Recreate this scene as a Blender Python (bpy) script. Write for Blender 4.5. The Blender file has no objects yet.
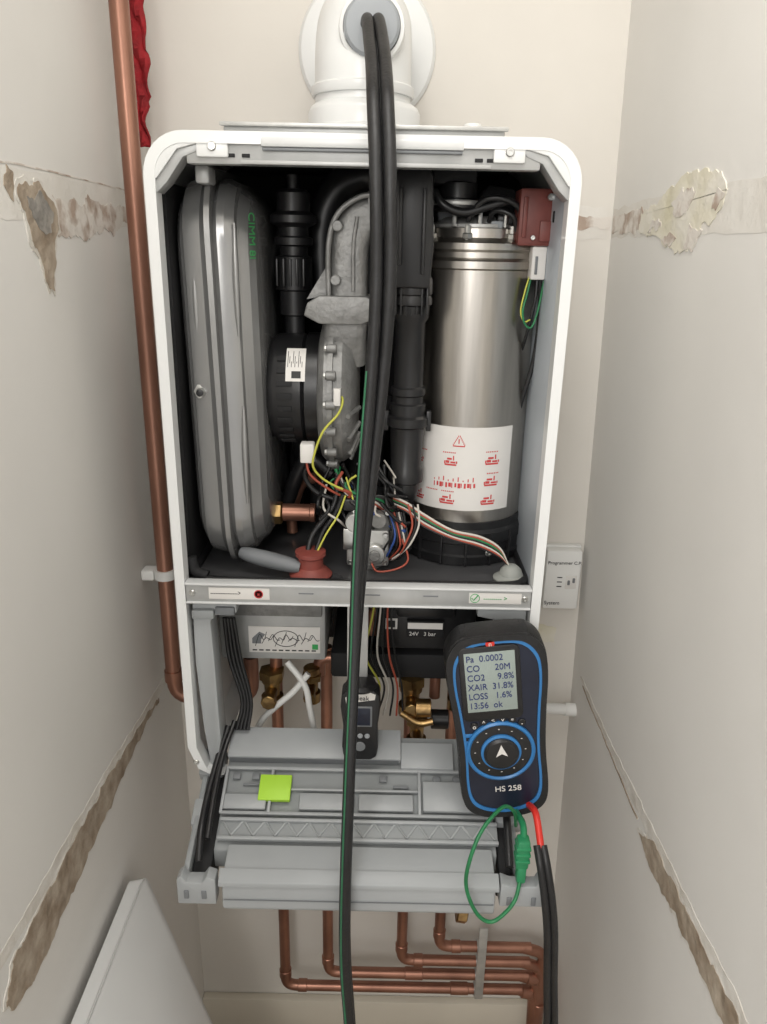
import bpy, bmesh, math, random
from mathutils import Vector, Matrix, noise
random.seed(4)
S=bpy.context.scene
COL=bpy.context.collection
# ---------------------------------------------------------------- materials
def mat(name,col,rough=.5,metal=0.,var=.06,vscale=12.,bump=0.,bscale=60.,col2=None,stretch=None,emit=0,coat=0,rvar=.0,lo=.3,hi=.7):
    m=bpy.data.materials.new(name);m.use_nodes=True;nt=m.node_tree;b=nt.nodes["Principled BSDF"]
    tc=nt.nodes.new("ShaderNodeTexCoord");src=tc.outputs["Object"]
    if stretch:
        mp=nt.nodes.new("ShaderNodeMapping");mp.inputs["Scale"].default_value=stretch
        nt.links.new(src,mp.inputs[0]);src=mp.outputs[0]
    n=nt.nodes.new("ShaderNodeTexNoise");n.inputs["Scale"].default_value=vscale;n.inputs["Detail"].default_value=6
    nt.links.new(src,n.inputs["Vector"])
    r=nt.nodes.new("ShaderNodeValToRGB");r.color_ramp.elements[0].position=lo;r.color_ramp.elements[1].position=hi
    c=Vector(col)
    if col2 is None: a=c*(1-var);d=c*(1+var)
    else: a=c;d=Vector(col2)
    r.color_ramp.elements[0].color=(*[min(1,max(0,x)) for x in a],1);r.color_ramp.elements[1].color=(*[min(1,max(0,x)) for x in d],1)
    nt.links.new(n.outputs["Fac"],r.inputs[0]);nt.links.new(r.outputs[0],b.inputs["Base Color"])
    b.inputs["Roughness"].default_value=rough;b.inputs["Metallic"].default_value=metal
    if coat: b.inputs["Coat Weight"].default_value=coat
    if rvar:
        mr=nt.nodes.new("ShaderNodeMapRange");mr.inputs["To Min"].default_value=max(.03,rough-rvar);mr.inputs["To Max"].default_value=min(1,rough+rvar)
        nt.links.new(n.outputs["Fac"],mr.inputs[0]);nt.links.new(mr.outputs[0],b.inputs["Roughness"])
    if bump:
        n2=nt.nodes.new("ShaderNodeTexNoise");n2.inputs["Scale"].default_value=bscale;n2.inputs["Detail"].default_value=5
        nt.links.new(src,n2.inputs["Vector"])
        bp=nt.nodes.new("ShaderNodeBump");bp.inputs["Strength"].default_value=bump;bp.inputs["Distance"].default_value=.004
        nt.links.new(n2.outputs["Fac"],bp.inputs["Height"]);nt.links.new(bp.outputs[0],b.inputs["Normal"])
    return m
M={}
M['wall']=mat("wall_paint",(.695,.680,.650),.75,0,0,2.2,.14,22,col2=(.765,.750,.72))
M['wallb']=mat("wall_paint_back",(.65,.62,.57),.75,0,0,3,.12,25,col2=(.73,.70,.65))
M['floor']=mat("floor_vinyl",(.35,.28,.2),.6,0,.2,6)
M['ceil']=mat("ceiling_paint",(.75,.73,.7),.8)
M['plaster']=mat("bare_brown_plaster",(.24,.18,.125),.95,0,0,34,1.,60,col2=(.47,.40,.32))
M['greypl']=mat("grey_cement",(.20,.19,.175),.95,0,0,50,1.,70,col2=(.42,.39,.35))
M['filler']=mat("torn_filler",(.60,.56,.50),.9,0,0,24,.9,45,col2=(.74,.72,.68))
M['band']=mat("old_paint_band",(.66,.63,.58),.85,0,0,14,.5,40,col2=(.76,.74,.70))
M['pinkfill']=mat("pink_undercoat",(.42,.33,.27),.9,0,0,40,.6,60,col2=(.70,.66,.61),lo=.38,hi=.55)
M['cream']=mat("cream_flakes",(.64,.60,.45),.85,0,0,20,.8,40,col2=(.76,.73,.66))
M['trim']=mat("cream_gloss",(.70,.65,.55),.45,0,.05,5)
M['white']=mat("white_enamel",(.74,.75,.745),.32,0,.02,3,coat=.2)
M['whitep']=mat("white_plastic",(.76,.76,.74),.38,0,.02,6)
M['liner']=mat("blue_grey_galv_liner",(.38,.42,.46),.38,.2,0,3,0,col2=(.50,.54,.58),stretch=(1,1,.4))
M['black']=mat("black_plastic",(.012,.012,.013),.36,0,.3,20)
M['blackm']=mat("black_matte",(.008,.008,.009),.75,0,.3,14)
M['dkgrey']=mat("dark_floor_enamel",(.075,.075,.078),.30,.2,.2,9,rvar=.1)
M['rubber']=mat("black_rubber_hose",(.010,.010,.011),.45,0,.3,60,.15,300)
M['steel']=mat("brushed_stainless",(.36,.34,.31),.31,1.,0,7,.04,40,col2=(.56,.53,.49),stretch=(7,7,.5),rvar=.07)
M['galv']=mat("galvanised_sheet",(.44,.44,.43),.42,.6,0,40,.1,80,col2=(.58,.58,.56))
M['lsheet']=mat("light_zinc_sheet",(.37,.375,.37),.38,.25,0,30,.05,80,col2=(.46,.465,.46))
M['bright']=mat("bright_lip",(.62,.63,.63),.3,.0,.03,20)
M['alu']=mat("cast_aluminium",(.20,.20,.195),.50,.5,0,50,.35,160,col2=(.30,.30,.295))
M['vessel']=mat("grey_vessel_paint",(.27,.27,.27),.27,.6,0,7,.03,30,col2=(.34,.34,.335),coat=.25)
M['zinc']=mat("zinc_screw",(.6,.6,.58),.3,1.,.1,60)
M['brass']=mat("brass",(.46,.31,.13),.36,1.,0,60,.2,120,col2=(.28,.17,.08))
M['copper']=mat("copper_pipe",(.40,.205,.145),.36,.75,0,9,.03,40,col2=(.27,.135,.095),stretch=(4,4,.8),rvar=.1)
M['copperh']=mat("copper_pipe_run",(.42,.21,.145),.36,.75,0,14,.03,40,col2=(.24,.115,.08),rvar=.1)
M['redbox']=mat("oxide_red_plastic",(.17,.042,.033),.5,0,.15,40)
M['redrub']=mat("red_rubber",(.23,.052,.04),.55,0,.12,50)
M['redcloth']=mat("red_cloth",(.32,.012,.018),.8,0,.3,60,.8,120)
M['red']=mat("red_print",(.55,.05,.05),.5,0,.05)
M['redpl']=mat("red_plug",(.6,.03,.02),.4,0,.05)
M['green']=mat("green_cable",(.015,.17,.06),.4,0,.15,60)
M['gline']=mat("green_hose_core",(.02,.13,.06),.45,0,.15,60)
M['gprint']=mat("green_print",(.03,.32,.08),.5,0,.1)
M['greenp']=mat("green_connector",(.02,.22,.09),.4,0,.1)
M['hivis']=mat("lime_label",(.40,.68,.05),.5,0,.04)
M['yellow']=mat("yellow_wire",(.55,.55,.08),.45,0,.1)
M['wred']=mat("red_wire",(.36,.07,.04),.45)
M['wblue']=mat("blue_wire",(.03,.08,.30),.45)
M['wwhite']=mat("white_wire",(.55,.52,.47),.45)
M['blue']=mat("blue_trim",(.03,.17,.42),.35,0,.08)
M['navy']=mat("navy_face",(.010,.014,.03),.30,0,.15,30)
M['lcd']=mat("lcd_glass",(.30,.35,.325),.22,0,.03,4)
M['lcdt']=mat("lcd_segments",(.02,.03,.14),.5)
M['paper']=mat("white_label",(.70,.68,.65),.5,0,.03,20)
M['ink']=mat("black_ink",(.02,.02,.02),.6)
M['tray']=mat("grey_abs",(.27,.285,.29),.45,0,.04,20)
M['tray2']=mat("light_grey_abs",(.345,.36,.368),.42,0,.03,20)
M['trayd']=mat("mid_grey_abs",(.17,.18,.19),.5,0,.05,20)
M['lgrey']=mat("light_grey_cap",(.31,.33,.35),.5,0,.05)
M['grom']=mat("grey_grommet",(.28,.29,.27),.6,0,.08)
# ---------------------------------------------------------------- helpers
def link(name,me,m,parent=None,smooth=40):
    ob=bpy.data.objects.new(name,me);COL.objects.link(ob)
    if m is not None: me.materials.append(M[m] if isinstance(m,str) else m)
    if smooth:
        me.shade_smooth()
        try: me.set_sharp_from_angle(angle=math.radians(smooth))
        except Exception: pass
    if parent: ob.parent=parent
    return ob
def empty(name,loc=(0,0,0),rot=(0,0,0)):
    e=bpy.data.objects.new(name,None);COL.objects.link(e);e.location=loc;e.rotation_euler=rot;e.empty_display_size=.05;return e
def fin(bm,name):
    bmesh.ops.recalc_face_normals(bm,faces=bm.faces)
    me=bpy.data.meshes.new(name);bm.to_mesh(me);bm.free();return me
def box(name,lo,hi,m,par=None,bev=.0015,rot=None,seg=2):
    lo=Vector(lo);hi=Vector(hi);c=(lo+hi)/2;s=hi-lo
    bm=bmesh.new();bmesh.ops.create_cube(bm,size=1)
    for v in bm.verts: v.co=Vector((v.co.x*abs(s.x),v.co.y*abs(s.y),v.co.z*abs(s.z)))
    bev=min(bev,min(abs(x) for x in s)*.45)
    if bev>0: bmesh.ops.bevel(bm,geom=bm.edges[:],offset=bev,segments=seg,affect='EDGES',profile=.5)
    ob=link(name,fin(bm,name),m,par);ob.location=c
    if rot: ob.rotation_euler=rot
    return ob
def frame(d):
    d=d.normalized();u=Vector((0,0,1)) if abs(d.z)<.9 else Vector((1,0,0))
    x=u.cross(d).normalized();y=d.cross(x);return x,y
def lathe(name,prof,org,axis,m,par=None,n=32,smooth=35):
    org=Vector(org);ax=Vector(axis).normalized();x,y=frame(ax);bm=bmesh.new();rings=[]
    for r,h in prof:
        rings.append([bm.verts.new(org+ax*h+(x*math.cos(2*math.pi*i/n)+y*math.sin(2*math.pi*i/n))*max(r,1e-5)) for i in range(n)])
    for a,b in zip(rings,rings[1:]):
        for i in range(n): bm.faces.new((a[i],a[(i+1)%n],b[(i+1)%n],b[i]))
    bm.faces.new(rings[0]);bm.faces.new(rings[-1])
    return link(name,fin(bm,name),m,par,smooth)
def cyl(name,p0,p1,r,m,par=None,n=24,bev=.001):
    p0=Vector(p0);p1=Vector(p1);L=(p1-p0).length;bev=min(bev,L*.3,r*.4)
    return lathe(name,[(r-bev,0),(r,bev),(r,L-bev),(r-bev,L)],p0,p1-p0,m,par,n)
def cat(pts,k=8):
    P=[Vector(p) for p in pts];P=[P[0]*2-P[1]]+P+[P[-1]*2-P[-2]];out=[]
    for i in range(1,len(P)-2):
        a,b,c,d=P[i-1:i+3]
        for j in range(k):
            t=j/k;out.append(.5*((2*b)+(c-a)*t+(2*a-5*b+4*c-d)*t*t+(3*b-a-3*c+d)*t**3))
    out.append(P[-2]);return out
def tube(name,pts,r,m,par=None,n=12,k=8,smoothpath=True,rf=None):
    pts=cat(pts,k) if smoothpath else [Vector(p) for p in pts]
    bm=bmesh.new();rings=[];t0=(pts[1]-pts[0]).normalized();x,_=frame(t0)
    for i,p in enumerate(pts):
        t=(pts[min(i+1,len(pts)-1)]-pts[max(i-1,0)]).normalized()
        x=(x-t*x.dot(t)).normalized();y=t.cross(x)
        rr=r*(rf(i/(len(pts)-1)) if rf else 1)
        rings.append([bm.verts.new(p+(x*math.cos(2*math.pi*j/n)+y*math.sin(2*math.pi*j/n))*rr) for j in range(n)])
    for a,b in zip(rings,rings[1:]):
        for i in range(n): bm.faces.new((a[i],a[(i+1)%n],b[(i+1)%n],b[i]))
    bm.faces.new(rings[0]);bm.faces.new(rings[-1])
    return link(name,fin(bm,name),m,par,60)
def bendpts(pts,R,k=6):
    P=[Vector(p) for p in pts];out=[P[0]]
    for a,b,c in zip(P,P[1:],P[2:]):
        d1=(a-b).normalized();d2=(c-b).normalized();s=b+d1*R;e=b+d2*R
        for j in range(k+1):
            t=j/k;out.append(s*(1-t)**2+b*2*t*(1-t)+e*t*t)
    out.append(P[-1]);return out
def pipe(name,pts,r,m,par=None,R=.025,n=20):
    return tube(name,bendpts(pts,R),r,m,par,n,smoothpath=False)
def prism(name,pts,plane,d0,d1,m,par=None,bev=.0):
    def mk(a,b,d):
        return {'xz':(a,d,b),'yz':(d,a,b),'xy':(a,b,d)}[plane]
    bm=bmesh.new();A=[bm.verts.new(mk(a,b,d0)) for a,b in pts];B=[bm.verts.new(mk(a,b,d1)) for a,b in pts];n=len(pts)
    bm.faces.new(A);bm.faces.new(B[::-1])
    for i in range(n): bm.faces.new((A[i],A[(i+1)%n],B[(i+1)%n],B[i]))
    bmesh.ops.recalc_face_normals(bm,faces=bm.faces)
    if bev: bmesh.ops.bevel(bm,geom=bm.edges[:],offset=bev,segments=2,affect='EDGES',profile=.5)
    return link(name,fin(bm,name),m,par,35)
def rrect(w,h,r,cx=0,cy=0,k=6):
    o=[]
    for sx,sy,a0 in ((1,1,0),(-1,1,90),(-1,-1,180),(1,-1,270)):
        for j in range(k+1):
            a=math.radians(a0+90*j/k);o.append((cx+sx*(w/2-r)+r*math.cos(a),cy+sy*(h/2-r)+r*math.sin(a)))
    return o
def text(name,s,loc,size,m,par=None,rot=(math.pi/2,0,0),align='LEFT',ext=.0002,sx=1):
    c=bpy.data.curves.new(name,'FONT');c.body=s;c.size=size;c.extrude=ext;c.align_x=align
    t=bpy.data.objects.new(name,c);COL.objects.link(t);dg=bpy.context.evaluated_depsgraph_get()
    me=bpy.data.meshes.new_from_object(t.evaluated_get(dg));bpy.data.objects.remove(t)
    me.materials.clear();ob=link(name,me,m,par,0);ob.location=loc;ob.rotation_euler=rot;ob.scale=(sx,1,1);return ob
def jag(pts,amp,k=14):
    o=[];n=len(pts)
    for i in range(n):
        a=pts[i];b=pts[(i+1)%n]
        for j in range(k):
            t=j/k;x=a[0]*(1-t)+b[0]*t;y=a[1]*(1-t)+b[1]*t
            d1=noise.noise((x*45,y*45,1.3))+.5*noise.noise((x*130,y*130,4.2));d2=noise.noise((x*45,y*45,7.7))+.5*noise.noise((x*130,y*130,9.1))
            o.append((x+amp*1.7*d1,y+amp*1.7*d2))
    return o
def screw(p,ax,par,r=.004,m='zinc',name="screw"):
    lathe(name,[(r,0),(r,.0012),(r*.8,.0022),(r*.45,.0022),(r*.4,.001)],p,ax,m,par,12)
# ---------------------------------------------------------------- room
box("floor",(-.6,-1.2,-.05),(.6,1.35,0),'floor',bev=0)
wl=box("wall_left",(-.47,-.25,0),(-.355,1.27,2.4),'wall',bev=0)
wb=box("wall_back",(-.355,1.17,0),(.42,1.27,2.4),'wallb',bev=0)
wr=prism("wall_right",[(.362,0),(.5,0),(.5,2.4),(.300,2.4)],'xz',-.25,1.17,'wall')
XR=lambda z:.362-.062*z/2.4
box("ceiling",(-.5,-.25,2.4),(.52,1.27,2.45),'ceil',bev=0)
box("baseboard_back",(-.355,1.152,0),(.358,1.17,.118),'trim',bev=.004)
def wpatch(name,pts,m,side,amp=.004,th=.0009):
    pts=jag(pts,amp)
    if side=='L': ob=prism(name,pts,'yz',-.3552,-.355+th,m);ob.parent=wl;ob.matrix_parent_inverse=wl.matrix_basis.inverted()
    elif side=='R':
        bm=bmesh.new();A=[bm.verts.new((XR(z)+.0004,y,z)) for y,z in pts];B=[bm.verts.new((XR(z)-th,y,z)) for y,z in pts];n=len(pts)
        bm.faces.new(A);bm.faces.new(B[::-1])
        for i in range(n): bm.faces.new((A[i],A[(i+1)%n],B[(i+1)%n],B[i]))
        ob=link(name,fin(bm,name),m,wr)
    else: ob=prism(name,pts,'xz',1.1702,1.17-th,m);ob.parent=wb;ob.matrix_parent_inverse=wb.matrix_basis.inverted()
    return ob
def grow(pts,s):
    cx=sum(p[0] for p in pts)/len(pts);cy=sum(p[1] for p in pts)/len(pts)
    o=[]
    for x,y in pts:
        d=math.hypot(x-cx,y-cy);o.append((x+(x-cx)/d*s,y+(y-cy)/d*s))
    return o
wpatch("scar_band",[(.60,1.622),(.60,1.662),(1.08,1.664),(1.12,1.655),(1.12,1.618),(.9,1.612)],'band','L',.002,.0003)
wpatch("scar_pink",[(.845,1.608),(.86,1.643),(.93,1.638),(.96,1.645),(1.02,1.640),(1.09,1.642),(1.10,1.625),(1.04,1.612),(.98,1.609),(.94,1.600),(.9,1.602)],'pinkfill','L',.005,.0007)
h=[(.780,1.642),(.80,1.654),(.83,1.652),(.862,1.635),(.862,1.612),(.849,1.60),(.843,1.575),(.836,1.546),(.820,1.552),(.810,1.585),(.796,1.60),(.788,1.62)]
wpatch("scar_hole_rim",grow(h,.005),'filler','L',.004,.0011);wpatch("scar_hole",h,'plaster','L',.004,.0018)
wpatch("scar_hole_core",[(.796,1.640),(.83,1.644),(.853,1.628),(.845,1.607),(.835,1.602),(.81,1.612)],'greypl','L',.004,.0022)
wpatch("scar_chip",[(.755,1.645),(.765,1.662),(.777,1.657),(.77,1.633)],'plaster','L',.003,.001)
wpatch("scar_hairline",[(.60,1.661),(.80,1.668),(1.12,1.664),(1.12,1.6625),(.80,1.6662),(.60,1.659)],'pinkfill','L',.001,.0006)
lo=[(1.05,.913),(.93,.927),(.80,.936),(.70,.938),(.60,.935),(.555,.932),(.53,.90),(.56,.878),(.62,.870),(.70,.880),(.80,.893),(.93,.903),(1.05,.903)]
wpatch("scar_lower_rim",grow(lo,.006),'filler','L',.004,.0009);wpatch("scar_lower",lo,'plaster','L',.005,.0016)
wpatch("scar_lower_edge",[(1.14,.922),(.93,.937),(.80,.948),(.60,.957),(.40,.96),(.40,.950),(.60,.94),(.80,.93),(1.14,.905)],'filler','L',.003,.0006)
wpatch("scar_band",[(.60,1.615),(.60,1.665),(1.0,1.66),(1.165,1.655),(1.165,1.618),(1.0,1.618)],'band','R',.003,.0003)
wpatch("scar_cream",[(.78,1.655),(.80,1.678),(.86,1.682),(.93,1.672),(.97,1.655),(1.03,1.645),(1.04,1.625),(.96,1.612),(.90,1.598),(.85,1.605),(.83,1.63),(.79,1.64)],'cream','R',.005,.0012)
wpatch("scar_pink",[(1.02,1.648),(1.05,1.650),(1.165,1.645),(1.165,1.625),(1.06,1.622),(1.01,1.630)],'pinkfill','R',.004,.0009)
for q in ([(.86,1.655),(.90,1.665),(.93,1.65),(.91,1.635),(.88,1.640)],[(.83,1.620),(.86,1.628),(.87,1.612),(.85,1.603)],[(.95,1.63),(.985,1.636),(1.0,1.625),(.97,1.619)],[(.785,1.65),(.80,1.662),(.81,1.65),(.80,1.642)],[(.90,1.612),(.93,1.62),(.945,1.612),(.92,1.604)]): wpatch("scar_chip",q,'pinkfill','R',.005,.0018)
lo=[(.79,.892),(.74,.922),(.66,.930),(.60,.928),(.52,.936),(.49,.932),(.50,.910),(.58,.894),(.64,.893),(.70,.890),(.74,.880)]
wpatch("scar_lower_rim",grow(lo,.007),'filler','R',.005,.0009);wpatch("scar_lower",lo,'plaster','R',.005,.0015)
wpatch("scar_lower_edge",[(1.12,.925),(.95,.925),(.80,.933),(.60,.945),(.40,.955),(.40,.94),(.60,.918),(.80,.912),(.95,.914),(1.12,.919)],'filler','R',.003,.0007)
wpatch("scar_lower_line",[(1.10,.915),(.95,.909),(.80,.905),(.80,.902),(.95,.906),(1.10,.912)],'plaster','R',.002,.0009)
wpatch("scar_band",[(.16,1.612),(.16,1.66),(.315,1.658),(.315,1.615)],'band','B',.003,.0005)
wpatch("scar_pink",[(.22,1.622),(.24,1.646),(.318,1.643),(.318,1.630)],'pinkfill','B',.004,.001)
wpatch("scar_mid",[(.245,.955),(.245,.995),(.30,.99),(.30,.96)],'cream','B',.004,.001)
# ---------------------------------------------------------------- boiler
B=empty("gas_boiler")
XL,XRr=-.248,.192;F=.83
def arc(cx,cz,r,a0,a1,k=8): return [(cx+r*math.cos(math.radians(a0+(a1-a0)*j/k)),cz+r*math.sin(math.radians(a0+(a1-a0)*j/k))) for j in range(k+1)]
def uprof(t,R=.042,top=1.704,bot=.935):
    R=R-t;l=XL+t;r=XRr-t;tp=top-t
    return [(l+.034,bot+t*.3)]+[(l+.012,bot+.012)]+[(l,bot+.045)]+arc(l+R,tp-R,R,180,90)+arc(r-R,tp-R,R,90,0)+[(r,bot+.045),(r-.012,bot+.012),(r-.034,bot+t*.3)]
def ustrip(name,t0,t1,y0,y1,m):
    a=uprof(t0);b=uprof(t1);return prism(name,a+b[::-1],'xz',y0,y1,m,B)
ustrip("casing_shell",0,.003,F,1.165,'white')
ustrip("casing_front_flange",0.0002,.0115,F-.001,F+.006,'white')
ustrip("casing_front_return",.0098,.0115,F+.006,F+.02,'white')
box("back_panel",(-.24,1.155,1.20),(.186,1.163,1.70),'blackm',B)
box("liner_left",(-.2445,.87,1.206),(-.238,1.155,1.66),'blackm',B)
box("liner_right",(.182,.85,1.206),(.1885,1.155,1.66),'liner',B)
box("liner_top",(-.20,.87,1.690),(.15,1.155,1.699),'blackm',B)
box("chamber_floor",(-.244,.842,1.192),(.188,1.16,1.205),'dkgrey',B)
tube("floor_seal",[(-.237,1.1,1.209),(-.237,.90,1.209),(-.232,.868,1.209),(-.21,.853,1.209),(-.10,.851,1.209),(.05,.851,1.209),(.15,.853,1.209),(.176,.868,1.209),(.181,.90,1.209),(.181,1.1,1.209)],.005,'black',B)
tube("liner_corner_fillet",[(-.235,.86,1.235),(-.23,.858,1.218),(-.215,.856,1.212)],.007,'blackm',B)
box("cross_bar",(-.236,.829,1.190),(.180,.842,1.2145),'lsheet',B,.002)
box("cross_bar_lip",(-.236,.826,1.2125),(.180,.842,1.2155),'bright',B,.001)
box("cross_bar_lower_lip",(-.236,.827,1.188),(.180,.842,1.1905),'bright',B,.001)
box("bar_sticker",(-.208,.8283,1.1945),(-.135,.8292,1.2095),'paper',B,.0003)
lathe("bar_sticker_ring",[(.0055,0),(.0055,.0005),(.0043,.0006),(.0043,0)],(-.148,.8283,1.202),(0,-1,0),'red',B,20)
text("bar_sticker_x","x",(-.148,.8278,1.1998),.008,'red',B,align='CENTER')
text("bar_sticker_note","---------------->",(-.206,.828,1.2000),.0085,'ink',B,sx=.75)
box("bar_sticker_ok",(.105,.8283,1.1955),(.168,.8292,1.2095),'paper',B,.0003)
tube("bar_sticker_tick",[(.108,.828,1.203),(.1105,.828,1.2),(.1155,.828,1.2065)],.0007,'gprint',B,smoothpath=False)
tube("bar_sticker_ok_ring",[(.112+.0055*math.cos(a*math.pi/8),.8281,1.2025+.0055*math.sin(a*math.pi/8)) for a in range(17)],.0004,'gprint',B)
text("bar_sticker_arrow","--------- >",(.122,.828,1.2000),.0085,'gprint',B,sx=.9)
for x in (-.228,.172): screw((x,.829,1.202),(0,-1,0),B)
for x in (-.10,-.02,.05): box("bar_slot",(x,.8283,1.203),(x+.018,.830,1.2045),'trayd',B,.0003)
# top rail
box("top_rail",(-.205,.834,1.674),(.150,.850,1.701),'lsheet',B,.002)
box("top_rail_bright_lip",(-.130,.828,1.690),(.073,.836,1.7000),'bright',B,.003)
box("top_rail_lip_slot",(-.128,.8285,1.687),(.071,.834,1.6895),'trayd',B,.0005)
box("top_rail_lower_lip",(-.15,.828,1.674),(.10,.840,1.678),'lsheet',B,.001)
for x in (-.178,.118):
    box("rail_tab",(x-.016,.830,1.680),(x+.016,.836,1.700),'white',B,.002)
    screw((x,.830,1.690),(0,-1,0),B,.0045)
for x in (-.145,-.16,.088,.10): box("rail_slot",(x-.004,.8325,1.6805),(x+.004,.8345,1.684),'blackm',B,.0005)
prism("corner_gusset_a",[(-.237,1.646),(-.237,1.660),(-.212,1.690),(-.186,1.694),(-.192,1.686),(-.208,1.680),(-.226,1.656)],'xz',.833,.86,'lsheet',B,.001)
prism("corner_gusset_b",[(.181,1.646),(.181,1.660),(.156,1.690),(.130,1.694),(.136,1.686),(.152,1.680),(.170,1.656)],'xz',.833,.86,'lsheet',B,.001)
prism("corner_web_a",[(-.245,1.655),(-.243,1.678),(-.230,1.696),(-.20,1.702),(-.186,1.700),(-.190,1.693),(-.213,1.687),(-.235,1.660)],'xz',.8298,.8335,'white',B,.001)
prism("corner_web_b",[(.189,1.655),(.187,1.678),(.174,1.696),(.144,1.702),(.130,1.700),(.134,1.693),(.157,1.687),(.179,1.660)],'xz',.8298,.8335,'white',B,.001)
box("top_plate",(-.172,.86,1.704),(.116,1.12,1.714),'lsheet',B,.003)
box("top_plate_rim",(-.175,.855,1.712),(.119,.862,1.716),'galv',B,.001)
lathe("air_inlet_plug",[(.015,0),(.015,.010),(.012,.013),(.011,.019),(.009,.021)],(.094,.98,1.714),(0,0,1),'whitep',B)
# ---- expansion vessel
def pressed(name,secs,m):
    bm=bmesh.new();rings=[]
    for x,hy,hz,r in secs:
        rings.append([bm.verts.new((x,a,b)) for a,b in rrect(2*hy,2*hz,r,0,0,8)])
    n=len(rings[0])
    for a,b in zip(rings,rings[1:]):
        for i in range(n): bm.faces.new((a[i],a[(i+1)%n],b[(i+1)%n],b[i]))
    bm.faces.new(rings[0]);bm.faces.new(rings[-1][::-1])
    return link(name,fin(bm,name),m,B,22)
VS=[(-.028,.085,.175,.05),(-.033,.092,.185,.055),(-.0405,.100,.196,.06),(-.042,.104,.202,.06),(-.0405,.110,.209,.062),(-.036,.116,.215,.063),(-.033,.1175,.217,.063),(-.031,.1225,.2225,.065),(-.022,.1245,.225,.066),(-.012,.1255,.226,.067),(-.008,.122,.223,.067),
 (-.0055,.121,.222,.067),(-.005,.134,.235,.07),(.001,.134,.235,.07),(.0015,.121,.222,.067),(.006,.124,.225,.067),(.014,.1235,.2245,.066),(.024,.119,.220,.064),(.026,.114,.215,.063),(.037,.108,.207,.06),(.0435,.100,.197,.058),(.045,.094,.19,.055),(.047,.088,.18,.05)]
V=pressed("expansion_vessel",VS,'vessel')
V.location=(-.190,.997,1.443);V.rotation_euler=(0,-.018,0)
for i,(x,z0,z1) in enumerate(((-.214,1.47,1.60),(-.168,1.50,1.62),(-.166,1.30,1.42))):
    tube("vessel_pressed_rib_%d"%i,[(x,.8775,z0),(x,.875,(z0+z1)/2),(x,.8775,z1)],.0035,'vessel',B,rf=lambda t:math.sin(math.pi*min(max(t,.04),.96))**.4)
lathe("vessel_stud",[(.009,0),(.009,.004),(.0055,.0045),(.0055,.009),(.004,.012)],(-.213,.877,1.437),(0,-1,0),'zinc',B,6)
lathe("vessel_stud_tip",[(.004,0),(.004,.004),(.002,.0045)],(-.213,.866,1.437),(0,-1,0),'black',B,12)
box("vessel_top_clip",(-.205,.866,1.658),(-.190,.90,1.676),'lsheet',B,.003)
text("vessel_green_text","CIMM 8l",(-.1535,.8860,1.632),.014,'gprint',B,rot=(math.pi/2,math.pi/2,math.radians(60)))
tube("vessel_handle",[(-.178,.888,1.231),(-.165,.882,1.230),(-.14,.877,1.226),(-.115,.872,1.222),(-.102,.87,1.220)],.0095,'trayd',B,rf=lambda t:.75+.35*math.sin(math.pi*t))
# ---- automatic air vent
lathe("auto_air_vent",[(.012,0),(.012,.03),(.018,.032),(.018,.06),(.022,.062),(.022,.10),(.017,.102),(.017,.112),(.023,.114),(.023,.122),(.018,.124),(.018,.134),(.025,.137),(.028,.139),(.028,.147),(.024,.149),(.02,.152),(.02,.172),(.016,.176),(.007,.177),(.007,.192),(.004,.194)],(-.116,.98,1.485),(0,0,1),'black',B)
for i in range(5): box("vent_rib",(-.118+(i-2)*.008-.0012,.954,1.552),(-.118+(i-2)*.008+.0012,.96,1.583),'black',B,.0005)
tube("vent_tube",[(-.116,.98,1.49),(-.118,.99,1.42),(-.12,1.02,1.36),(-.12,1.05,1.30)],.009,'black',B)
tube("black_hose_back",[(-.15,1.06,1.62),(-.13,1.05,1.55),(-.135,1.04,1.45),(-.15,1.04,1.36),(-.14,1.04,1.25)],.009,'black',B)
lathe("air_duct_dome",[(.05,0),(.052,.05),(.052,.14),(.047,.165),(.035,.178),(.015,.184)],(-.03,1.06,1.50),(0,0,1),'black',B)
tube("dark_duct_arc",[(-.085,1.03,1.54),(-.085,1.03,1.62),(-.065,1.03,1.665),(-.03,1.03,1.68),(.01,1.02,1.675)],.022,'black',B,n=20)
# ---- cast aluminium mixer elbow
def rsweep(name,pts,w,h,r,m,par=None):
    pts=cat(pts,8);bm=bmesh.new();rings=[]
    for i,p in enumerate(pts):
        t=(pts[min(i+1,len(pts)-1)]-pts[max(i-1,0)]).normalized();y=Vector((0,1,0));y=(y-t*y.dot(t)).normalized();x=y.cross(t)
        rings.append([bm.verts.new(p+x*a+y*b) for a,b in rrect(w,h,r,0,0,4)])
    n=len(rings[0])
    for a,b in zip(rings,rings[1:]):
        for i in range(n): bm.faces.new((a[i],a[(i+1)%n],b[(i+1)%n],b[i]))
    bm.faces.new(rings[0]);bm.faces.new(rings[-1])
    return link(name,fin(bm,name),m,par,50)
rsweep("mixer_elbow",[(.004,.93,1.632),(-.014,.93,1.632),(-.030,.93,1.628),(-.041,.93,1.615),(-.045,.93,1.595),(-.046,.93,1.57),(-.046,.93,1.54)],.043,.046,.012,'alu',B)
rsweep("mixer_elbow_band",[(-.013,.93,1.632),(-.022,.93,1.631)],.052,.054,.010,'alu',B)
tube("mixer_elbow_rib",[(-.010,.904,1.653),(-.034,.904,1.650),(-.058,.904,1.632),(-.068,.904,1.60),(-.068,.904,1.54)],.003,'alu',B)
tube("mixer_elbow_rib_b",[(-.036,.906,1.63),(-.040,.905,1.60),(-.040,.905,1.55)],.0022,'alu',B)
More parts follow.
